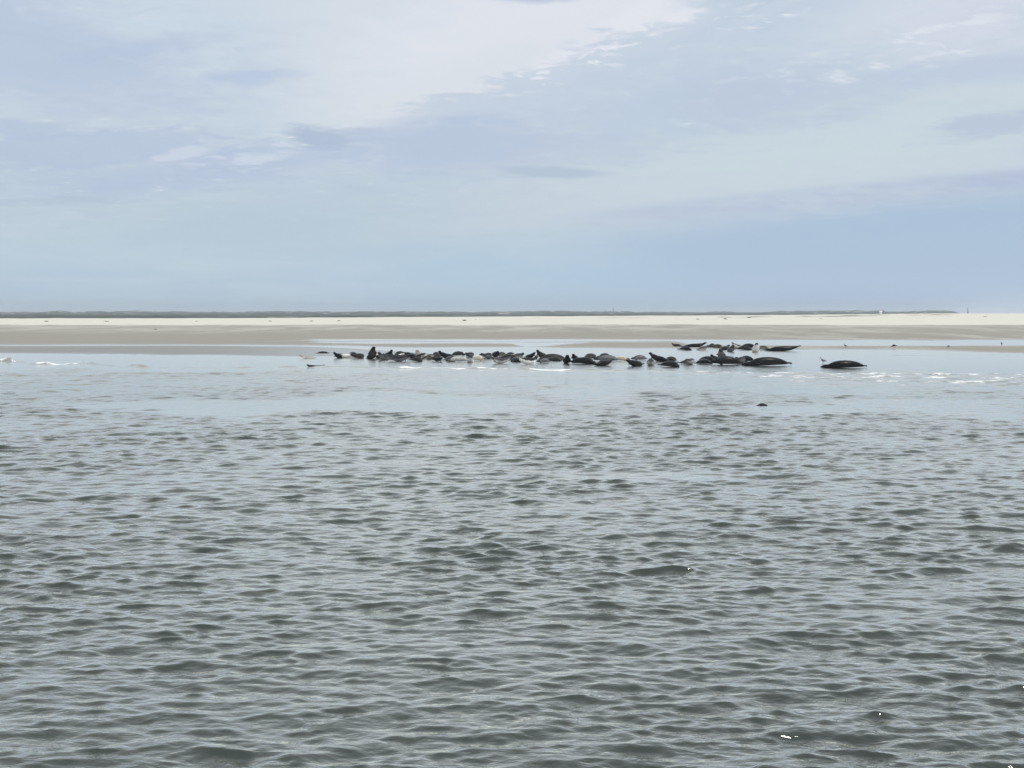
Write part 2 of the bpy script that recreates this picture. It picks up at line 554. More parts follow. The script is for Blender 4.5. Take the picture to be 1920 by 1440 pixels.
def build_beach():
    rs = [78.0]
    while rs[-1] < 1000:
        rs.append(rs[-1] * 1.0062 if rs[-1] < 200 else rs[-1] * 1.011)
    rs = np.array(rs)
    th = np.concatenate([np.linspace(R(-80), R(-24), 40), np.linspace(R(-23.6), R(23.6), 520), np.linspace(R(24), R(80), 40)])
    Yr, TH = np.meshgrid(rs, th, indexing='ij')
    RR = Yr / np.cos(np.clip(TH, -R(24), R(24)))       # rows keep level with the shore, then bend round
    X = RR * np.sin(TH)
    Y = RR * np.cos(TH)
    D = Yr
    px = 960 + FPX * np.tan(np.clip(TH, -R(60), R(60)))
    wob = cosnoise(X, Y * 0.5, 26, seed=201) * 0.5 + cosnoise(X, Y * 0.4, 8, seed=202) * 0.45
    py = HOR + FPX * EYE / D
    pw = py + wob

    def strip(xs, top, bot):
        tp = np.interp(px, xs, top); bt = np.interp(px, xs, bot)
        return np.minimum(pw - tp, bt - pw)
    I = lambda xs, ys: np.interp(px, xs, ys)
    L = I([-2000, 0, 150, 400, 560, 600, 700, 1250, 1300, 1920, 3000], [645, 644.5, 646, 645.5, 640, 635.5, 635.2, 636.8, 637, 638, 638]) - pw
    L = np.maximum(L, strip([380, 560, 600, 760, 960, 1010, 1250, 1270], [640, 638, 638.4, 639.3, 639.8, 640.6, 639.5, 640], [647, 646.5, 640.3, 640.6, 641.1, 641.8, 641.5, 640]))
    L = np.maximum(L, strip([380, 500, 640, 700, 800, 960, 985], [641, 641, 642.3, 645, 643.2, 643.8, 650], [647, 647.5, 648, 651, 651.5, 651, 650]))
    L = np.maximum(L, strip([990, 1060, 1120, 1270, 1300, 1480, 1620, 1800, 1920, 3000],
                            [650, 645, 641, 641, 647, 648, 648.5, 648.3, 647, 646], [650, 651.3, 652.3, 653, 653.5, 656, 656, 659, 662, 663]))
    L = np.maximum(L, strip([-2000, 0, 400, 560, 650, 740, 860], [648.5, 648.2, 648.7, 650, 653, 659, 666], [662, 662, 665, 668, 669, 668, 666]))
    flat = np.clip(L * 0.011, -0.10, 0.022)
    # the beach rises towards its crest; low embryo dunes on the dry part
    vc, Rc = crest(px)
    p = np.log(49.9 / vc) / np.log(Rc / 150.0)
    v = 49.9 * (150.0 / D) ** p
    zb = EYE - v * D / FPX
    s = sstep(D, 146, 156)
    Z = flat * (1 - s) + np.maximum(zb, 0.0) * s + 0.01 * s
    dry = sstep(v, 24.5, 22.0) if False else 1 - sstep(v, 19.5, 27.0)
    dry = dry * s
    bump = (cosnoise(X, Y, 22, seed=211) + 0.6 * cosnoise(X, Y, 9, seed=212)) * 0.045
    Z = Z + bump * dry * (1 + 0.8 * sstep(px, 1000, 1900))
    over = D > Rc
    Z = np.where(over, np.maximum(EYE - vc * Rc / FPX - (D - Rc) * 0.02, -0.6), Z)
    Z = np.where(D < 80, -0.15, Z)
    pwet = 1 - sstep(L, 0.2, 3.0)
    pwet = pwet * (1 - s)
    damp = 1 - sstep(v, 24, 52)
    pwet = np.maximum(pwet, sstep(px, 250, 680) * (1 - sstep(D, 112, 124)) * (1 - sstep(px, 760, 980)) )
    right = sstep(px, 1000, 1700)
    me = grid_mesh('beach', X, Y, Z, dict(dry=dry, wet=np.clip(pwet, 0, 1), damp=damp, rightward=right,
                                          mud=(1 - s) * (1 - sstep(D, 114, 126)) * (1 - sstep(px, 700, 980))))
    m, t, b = new_mat('sand')
    geo = t.n.new('ShaderNodeNewGeometry').outputs['Position']
    gx = t.vmath('MULTIPLY', geo, (1.0, 0.55, 1.0))
    nb = t.noise(gx, 0.022, 5, 0.6, 0.4)
    nm = t.noise(t.vmath('MULTIPLY', geo, (1.0, 0.22, 1.0)), 0.16, 6, 0.68, 0.5)
    nf = t.noise(geo, 1.4, 5, 0.65)
    dryA = t.ss(t.math('ADD', t.attr('dry'), t.math('MULTIPLY', t.math('ADD', t.math('SUBTRACT', nb, 0.5), t.math('SUBTRACT', nm, 0.5)), 0.8)), 0.2, 0.8)
    wetc = t.mix(nb, (0.262, 0.245, 0.208, 1), (0.335, 0.31, 0.262, 1))
    light = t.mix(t.ss(nm, .35, .65), (0.30, 0.285, 0.245, 1), (0.45, 0.43, 0.37, 1))
    k1 = t.ss(t.math('ADD', t.attr('damp'), t.math('MULTIPLY', t.math('ADD', t.math('SUBTRACT', nb, 0.5), t.math('SUBTRACT', nm, 0.5)), 1.1)), 0.35, 1.05)
    k2 = t.math('MULTIPLY', t.attr('rightward'), t.ss(nm, 0.42, 0.62))
    kk = t.math('MAXIMUM', k1, t.math('MULTIPLY', k2, 0.75))
    damp_c = t.mix(kk, wetc, light)
    damp_c = t.mix(t.attr('mud'), damp_c, t.mix(nm, (0.225, 0.23, 0.215, 1), (0.29, 0.29, 0.27, 1)))
    dryc = t.mix(nm, (0.61, 0.585, 0.505, 1), (0.71, 0.68, 0.59, 1))
    dryc = t.mix(t.ss(nf, 0.55, 0.8), dryc, (0.46, 0.44, 0.385, 1))
    t.put(b.inputs['Base Color'], t.mix(dryA, damp_c, dryc))
    rgh = t.math('SUBTRACT', 0.85, t.math('MULTIPLY', t.attr('wet'), 0.62))
    t.put(b.inputs['Roughness'], rgh)
    t.put(b.inputs['Specular IOR Level'], t.math('MULTIPLY_ADD', t.attr('wet'), 0.4, 0.25))
    bp = t.n.new('ShaderNodeBump')
    bp.inputs['Strength'].default_value = 0.6
    bp.inputs['Distance'].default_value = 0.15
    t.put(bp.inputs['Height'], nm)
    t.l.new(bp.outputs[0], b.inputs['Normal'])
    o = link_mesh('beach', me, m)
    tag(o, kind='structure')
    return o


def beach_z(px, d):
    vc, Rc = crest(np.array(float(px)))
    p = math.log(49.9 / vc) / math.log(Rc / 150.0)
    v = 49.9 * (150.0 / d) ** p
    return EYE - v * d / FPX, HOR + v


def beach_at(px, py):
    """point of the beach that shows at px, py"""
    vc, Rc = crest(np.array(float(px)))
    p = math.log(49.9 / vc) / math.log(Rc / 150.0)
    d = 150.0 * (49.9 / (py - HOR)) ** (1 / p)
    return Vector(((px - 960) / FPX * d, d, EYE - (py - HOR) / FPX * d))


build_beach()

# ------------------------------------------------------------------ dunes beyond the beach
def build_dunes():
    rs = np.concatenate([np.linspace(515, 1900, 26), np.linspace(1950, 3300, 70)])
    th = np.linspace(R(-34), R(17.2), 1300)
    Yr, TH = np.meshgrid(rs, th, indexing='ij')
    X = Yr * np.tan(TH); Y = Yr
    px = 960 + FPX * np.tan(TH)
    vc, Rc = crest(px)
    top = np.interp(px, [-900, -400, 0, 40, 80, 96, 110, 125, 140, 150, 158, 165, 180, 192, 205, 216, 235, 250, 262, 275, 300, 330, 360, 440, 510, 560, 620, 680, 760, 800, 860, 885, 935, 950, 970, 1000, 1015, 1030, 1036, 1048, 1090, 1155, 1166, 1173, 1190, 1230, 1320, 1340, 1400, 1440, 1465, 1475, 1490, 1540, 1555, 1570, 1605, 1625, 1645, 1656, 1660, 1700, 1750, 1775, 1795, 1815],
                    [-4, -2, 585.5 - 586, -1.5, 0, -1.5, -3.6, -2, 0, -.8, 0.2, -2, -2, -2.4, -.8, -2.5, -2.5, -3, -4, -2.5, -1, -2, -.8, -.6, -1.9, -1.5, -.7, -1.5, -1.6, -1, -1.8, 0, -1.8, -1, -2.4, -1.7, -3.6, -3, -1.2, -3.5, -1.5, -1.8, -.3, -2, 0, -1, 0, -1.8, .3, -.8, -3.2, -1.5, -2.8, -2.8, -3.3, -2.2, -4, -2.2, -3.6, -3.8, -2, -1.2, -3.6, -3.2, -.8, 2])
    rug = cosnoise(X, Y, 60, n=24, seed=301) * 0.55 + cosnoise(X, Y, 26, n=24, seed=302) * 0.4
    marsh = np.maximum(EYE - (vc + 0.4) * (Rc / Y) ** 1.1 * Y / FPX, 0.2) - 0.15 * (Y < Rc + 30)
    H = np.zeros_like(X)
    for i, (rc, wd, kk) in enumerate(((2150, 150, 0.55), (2550, 190, 0.75), (3050, 170, 1.0))):
        hh = EYE - top * rc / FPX
        sh = rc + 60 * cosnoise(X, Y * 0, 260, seed=310 + i)
        mod = 1.0 if kk == 1.0 else (0.75 + 0.35 * cosnoise(X, Y * 0, 170, seed=320 + i).clip(-1.5, 1))
        H = np.maximum(H, hh * kk * mod * np.exp(-((Y - sh) / wd) ** 2))
    inland = sstep(Y, 1400, 2100)
    H = np.maximum(H, marsh) + rug * inland * 1.0
    # scrub on the marsh
    H = H + 0.12 * np.abs(cosnoise(X, Y, 18, n=20, seed=305)) * (1 - inland)
    ends = 1 - sstep(px, 1786, 1812)
    H = H * ends - (1 - ends) * 2
    me = grid_mesh('dunes', X, Y, H, dict(inland=inland))
    m, t, b = new_mat('dune grass')
    geo = t.n.new('ShaderNodeNewGeometry').outputs['Position']
    n1 = t.noise(geo, 0.010, 5, 0.6, 0.5)
    n2 = t.noise(t.vmath('MULTIPLY', geo, (1.0, 0.35, 1.4)), 0.045, 5, 0.65, 0.6)
    x = t.sep(geo)[0]
    g = t.mix(t.ss(n1, 0.3, 0.7), (0.040, 0.056, 0.043, 1), (0.12, 0.118, 0.088, 1))
    g = t.mix(t.ss(n2, 0.35, 0.6), (0.022, 0.033, 0.027, 1), g)
    leftw = t.ss(x, -900, -200, 1.0, 0.0)
    thr = t.math('SUBTRACT', n2, t.math('MULTIPLY', leftw, -0.045))
    sand = t.ss(thr, 0.60, 0.65)
    c = t.mix(sand, g, (0.50, 0.475, 0.41, 1))
    t.put(b.inputs['Base Color'], c)
    b.inputs['Roughness'].default_value = 0.95
    b.inputs['Specular IOR Level'].default_value = 0.1
    o = link_mesh('dunes', me, m)
    tag(o, kind='structure')


build_dunes()

# ------------------------------------------------------------------ seals
TONES = {}


def seal_mat(name, back, belly, spot, spotk, edge=0.5, soft=0.16, wet=0.35):
    m, t, b = new_mat('fur ' + name)
    tc = t.n.new('ShaderNodeTexCoord').outputs['Object']
    n1 = t.noise(tc, 5.0, 5, 0.65, 0.5)
    n2 = t.noise(tc, 17.0, 3, 0.6, 0.4)
    v = t.attr('ventral')
    vv = t.math('ADD', v, t.math('MULTIPLY', t.math('SUBTRACT', n1, 0.5), 0.5))
    c = t.mix(t.ss(vv, edge - soft, edge + soft), back, belly)
    c = t.mix(t.math('MULTIPLY', t.ss(n2, 0.52, 0.62), spotk), c, spot)
    c = t.mix(t.math('MULTIPLY', t.ss(n1, 0.3, 0.75), 0.35), c, t.mix(0.5, c, back))
    c = t.mix(t.attr('feature'), c, (0.008, 0.008, 0.009, 1))
    t.put(b.inputs['Base Color'], c)
    b.inputs['Roughness'].default_value = wet
    b.inputs['Specular IOR Level'].default_value = 0.16
    bp = t.n.new('ShaderNodeBump')
    bp.inputs['Strength'].default_value = 0.2
    bp.inputs['Distance'].default_value = 0.02
    t.put(bp.inputs['Height'], n2)
    t.l.new(bp.outputs[0], b.inputs['Normal'])
    TONES[name] = m


seal_mat('black', (.006, .006, .007, 1), (.016, .016, .018, 1), (.012, .012, .013, 1), .5, edge=.7, wet=.3)
seal_mat('dark', (.010, .010, .011, 1), (.07, .07, .07, 1), (.03, .03, .031, 1), .6, edge=.8, wet=.34)
seal_mat('brown', (.026, .020, .018, 1), (.09, .075, .068, 1), (.02, .016, .016, 1), .6, edge=.65, wet=.45)
seal_mat('grey', (.028, .028, .032, 1), (.20, .20, .205, 1), (.03, .03, .033, 1), .6, edge=.6, wet=.5)
seal_mat('silver', (.05, .05, .053, 1), (.56, .56, .545, 1), (.05, .05, .052, 1), .55, edge=.5, wet=.5)
seal_mat('cream', (.05, .045, .04, 1), (.85, .77, .60, 1), (.10, .09, .08, 1), .1, edge=.40, soft=.07, wet=.6)
seal_mat('pale', (.34, .33, .31, 1), (.80, .78, .72, 1), (.22, .20, .18, 1), .35, edge=.45, wet=.65)
seal_mat('white', (.016, .016, .018, 1), (.85, .84, .80, 1), (.05, .05, .05, 1), .15, edge=.45, soft=.08, wet=.5)
seal_mat('olive', (.045, .045, .030, 1), (.22, .20, .14, 1), (.02, .02, .016, 1), .6, edge=.6, wet=.5)
seal_mat('tan', (.07, .063, .05, 1), (.40, .37, .29, 1), (.06, .055, .045, 1), .6, edge=.45, wet=.55)

# body outline, nose (t = 0) to the root of the hind flippers (t = 1), half width as a share of the length
PT = [0.0, .012, .03, .055, .085, .12, .16, .20, .26, .34, .44, .55, .66, .76, .85, .92, .97, 1.0]
PR = [.010, .021, .029, .036, .050, .056, .055, .061, .080, .098, .107, .109, .103, .092, .076, .057, .043, .034]

POSES = {
    # lift of the spine off the ground along the body, sideways bend, roll (degrees), fatness, lateral squash
    'flat':    dict(lift=[(0, .0), (.2, .02), (1, 0)]),
    'rest':    dict(lift=[(0, .01), (.15, .0), (1, .03)], bend=.06),
    'head_up': dict(lift=[(0, .17), (.07, .17), (.16, .12), (.30, .045), (.45, 0), (.9, 0), (1, .02)]),
    'high':    dict(lift=[(0, .30), (.07, .27), (.16, .21), (.30, .10), (.48, .01), (1, 0)]),
    'banana':  dict(lift=[(0, .20), (.07, .19), (.18, .12), (.34, .03), (.5, 0), (.66, .02), (.82, .07), (.93, .13), (1, .17)]),
    'tail_up': dict(lift=[(0, .03), (.2, .01), (.5, 0), (.75, .03), (.9, .09), (1, .15)]),
    'side':    dict(lift=[(0, .03), (.2, .01), (1, 0)], roll=75, bend=.05),
    'side_banana': dict(lift=[(0, .13), (.07, .12), (.18, .07), (.35, .02), (.6, 0), (.85, .05), (1, .12)], roll=55),
    'curl':    dict(lift=[(0, .12), (.10, .11), (.2, .07), (.36, .02), (.6, 0), (1, .02)], bend=.20, roll=25),
    'upright': dict(lift=[(0, .46), (.06, .43), (.14, .36), (.25, .26), (.38, .14), (.52, .03), (.62, 0), (1, 0)]),
    'swim':    dict(lift=[(0, .03), (.06, .03), (.14, .0), (.3, -.09), (.5, -.13), (.8, -.20), (1, -.22)]),
    'swim_tail': dict(lift=[(0, .07), (.08, .07), (.2, .0), (.4, -.055), (.6, -.075), (.85, -.02), (1, .04)]),
}
for _k in ('side', 'side_banana'):          # the same lying on the other flank
    POSES[_k + '_turned'] = dict(POSES[_k], roll=-POSES[_k]['roll'], bend=-POSES[_k].get('bend', 0))
MESHES = {}


def seal_mesh(pose, variant=0):
    key = (pose, variant)
    if key in MESHES: return MESHES[key]
    P = POSES[pose]
    g = random.Random(sum(map(ord, pose)) * 13 + variant * 101)
    L = 1.0
    fat = 1.0 + g.uniform(-.06, .12)
    n = 46
    ts = np.linspace(0, 1, n) ** 1.0
    rad = np.interp(ts, PT, PR) * fat
    rad = rad.copy()
    lk = P['lift']
    lift = np.interp(ts, [a for a, _ in lk], [b * (1 + g.uniform(-.12, .12)) for _, b in lk])
    for _ in range(3):
        lift[1:-1] = (lift[:-2] + 2 * lift[1:-1] + lift[2:]) / 4
    zc = rad * .86 + lift
    if 'swim' in pose: zc = rad * .3 + lift
    ds = L / (n - 1)
    dz = np.diff(zc)
    dx = np.sqrt(np.maximum(ds ** 2 - dz ** 2, (ds * .25) ** 2))
    xs = np.concatenate([[0], np.cumsum(dx)])
    xs -= xs[-1] * .5
    bend = P.get('bend', .0) * (1 + g.uniform(-.3, .5)) + g.uniform(-.02, .02)
    hb = g.uniform(-.05, .05)                      # head turned aside
    ys = bend * ((ts - .5) * 2) ** 2 + hb * np.clip(1 - ts / .2, 0, 1) ** 1.3
    C = np.stack([xs, ys, zc], 1)
    T = np.gradient(C, axis=0)
    T /= np.linalg.norm(T, axis=1)[:, None]
    roll = R(P.get('roll', 0)) * (1 + g.uniform(-.15, .15))
    rollv = roll * np.interp(ts, [0, .2, .5, 1], [.35, .7, 1, 1])
    side = np.cross(T, [0, 0, 1.0]); side /= np.linalg.norm(side, axis=1)[:, None]
    up = np.cross(side, T)
    S2 = side * np.cos(rollv)[:, None] + up * np.sin(rollv)[:, None]
    U2 = -side * np.sin(rollv)[:, None] + up * np.cos(rollv)[:, None]
    # (a turned body lies with its belly towards -y)
    verts, faces = [], []
    m = 18
    for i in range(n):
        for k in range(m):
            a = 2 * math.pi * k / m
            wy = rad[i] * 1.06 * math.cos(a)
            wz = rad[i] * (.92 if math.sin(a) > 0 else .88) * math.sin(a)
            if ts[i] < .06:       # flattened whiskered muzzle
                wz *= .85
            verts.append(C[i] + S2[i] * wy + U2[i] * wz)
    for i in range(n - 1):
        for k in range(m):
            a = i * m + k; b = i * m + (k + 1) % m
            faces.append((a, b, b + m, a + m))
    faces.append(tuple(range(m - 1, -1, -1)))
    faces.append(tuple(range((n - 1) * m, n * m)))

    def fin(root, direc, wdir, length, w0, w1, th, droop=0.0, curl=None):
        """a flat tapered flipper with a rounded end, root buried in the body"""
        base = len(verts)
        nd = np.cross(direc, wdir); nd /= np.linalg.norm(nd)
        K = 7
        for i in range(K):
            s = i / (K - 1)
            w = (w0 + (w1 - w0) * s) * math.sqrt(max(1 - max(0, (s - .75) / .27) ** 2, .08))
            h = th * (1 - .45 * s)
            c = root + direc * length * s + nd * droop * s * s
            for k in range(8):
                a = 2 * math.pi * k / 8
                verts.append(c + wdir * w * math.cos(a) + nd * h * math.sin(a))
        for i in range(K - 1):
            for k in range(8):
                a = base + i * 8 + k; b = base + i * 8 + (k + 1) % 8
                faces.append((a, b, b + 8, a + 8))
        faces.append(tuple(base + k for k in range(7, -1, -1)))
        faces.append(tuple(base + (K - 1) * 8 + k for k in range(8)))
    i0 = int(.29 * (n - 1))
    for sg in (-1, 1):
        root = C[i0] + S2[i0] * sg * rad[i0] * .82 - U2[i0] * rad[i0] * .42
        d = T[i0] * .72 + S2[i0] * sg * .62 - U2[i0] * .18
        if g.random() < .25 and sg == 1: d = T[i0] * .4 + S2[i0] * sg * .2 - U2[i0] * .8
        d /= np.linalg.norm(d)
        w = np.cross(d, U2[i0]); w /= np.linalg.norm(w)
        fin(root - d * .02, d, w, .125, .024, .032, .012)
    for sg in (-1, 1):
        d = T[-1] + side[-1] * sg * g.uniform(.18, .42) + np.array([0, 0, g.uniform(.05, .3)])
        d /= np.linalg.norm(d)
        w = np.cross(d, np.array([0, 0, 1.0]) * .4 + side[-1] * sg); w /= np.linalg.norm(w)
        fin(C[-2] + side[-2] * sg * .008, d, w, .135, .016, .040, .0105)
    me = bpy.data.meshes.new('seal_body_raw')
    me.from_pydata([tuple(v) for v in verts], [], faces)
    ob = bpy.data.objects.new('seal_raw', me)
    COL.objects.link(ob)
    md = ob.modifiers.new('r', 'REMESH')
    md.mode = 'VOXEL'
    md.voxel_size = 0.0135
    md.use_smooth_shade = True
    sm = ob.modifiers.new('s', 'SMOOTH'); sm.factor = .4; sm.iterations = 2
    dg = bpy.context.evaluated_depsgraph_get()
    dg.update()
    res = bpy.data.meshes.new_from_object(ob.evaluated_get(dg))
    bpy.data.objects.remove(ob)
    bpy.data.meshes.remove(me)
    nv = len(res.vertices)
    co = np.empty(nv * 3, np.float32); res.vertices.foreach_get('co', co); co = co.reshape(-1, 3)
    # belly factor from the nearest station of the spine
    d2 = ((co[:, None, :] - C[None]) ** 2).sum(-1)
    j = d2.argmin(1)
    rel = co - C[j]
    ven = .5 - .5 * np.clip((rel * U2[j]).sum(1) / (rad[j] + 1e-6), -1, 1)
    hd = sstep(ts[j], .16, .22)
    ven = ven * (.55 + .45 * hd)
    ven = ven * (1 - .5 * (np.abs((rel * S2[j]).sum(1)) > rad[j] * 1.25))
    feat = np.zeros(nv)
    # eyes and nose
    for sg in (-1, 1):
        k = int(.072 * (n - 1) + .5)
        e = C[k] + S2[k] * sg * rad[k] * .78 + U2[k] * rad[k] * .52
        feat = np.maximum(feat, (np.linalg.norm(co - e, axis=1) < .014))
    feat = np.maximum(feat, (np.linalg.norm(co - (C[0] + U2[0] * .006), axis=1) < .014))
    for nm, val in (('ventral', ven), ('feature', feat)):
        a = res.attributes.new(nm, 'FLOAT', 'POINT')
        a.data.foreach_set('value', val.astype(np.float32))
    # ground contact
    res.polygons.foreach_set('use_smooth', np.ones(len(res.polygons), bool))
    res.name = 'seal'
    res.materials.append(TONES['dark'])
    MESHES[key] = (res, co[:, 0].min(), co[:, 0].max(), co[:, 2].min(), co[:, 2].max())
    return MESHES[key]


def c0(face):
    return abs(math.cos(R(face))) > .55


def seal(xl, xr, yb, pose, face, tone, label, group, length=None, sink=.015, tall=1.0, hpx=None, solo=False):
    """xl..xr: columns it spans, yb: row of its base; face: degrees, 0 = head left, 180 = head right, 90 = head to the viewer"""
    flank = pose.startswith('side')
    if flank and math.cos(R(face)) < 0: pose += '_turned'
    var = random.randrange(3) if pose in ('flat', 'head_up', 'side', 'banana', 'rest') else random.randrange(2)
    me, x0, x1, z0, z1 = seal_mesh(pose, var)
    p = at((xl + xr) / 2, yb)
    wid = (xr - xl) / FPX * p.y * (1.33 if c0(face) else 1.12)
    c = abs(math.cos(R(face)))
    back = 0.0
    if length is None:
        full = x1 - x0
        length = wid / (full * c + .27 * abs(math.sin(R(face))))
        lmin = random.uniform(1.40, 1.62) * (.80 if flank else 1)
        if length < lmin and 'swim' not in pose and not solo:      # a body turned towards or away from the boat
            length = lmin
            q = max(min((wid - .22 * length) / (full * length), .97), .6 if flank else .25)
            phi = math.degrees(math.acos(q)) * (1 if random.random() < .72 or flank else -1)
            face = phi if math.cos(R(face)) > 0 else 180 - phi
            back = abs(math.sin(R(phi))) * full * length * .42
    o = bpy.data.objects.new('seal', me)
    COL.objects.link(o)
    tw = tall
    if hpx is not None:
        tw = (hpx * 1.15 / FPX * p.y) / (z1 * length)
        tw = min(max(tw, .78), 1.0 if flank or pose in ('rest', 'flat') else 1.10)
    yw = 1.0
    if c < .5:
        yw = min(max(wid / (.27 * length), .85), 1.25)
        back = .45 * length
    o.scale = (length, length * yw, length * tw)
    o.location = (p.x, p.y + max(.13 * length, back), (-z0 * length * tw if 'swim' not in pose else 0) - sink)
    o.rotation_euler = (0, 0, R(face))
    o.material_slots[0].link = 'OBJECT'
    o.material_slots[0].material = TONES[tone]
    tag(o, label, 'seal', group)
    return o


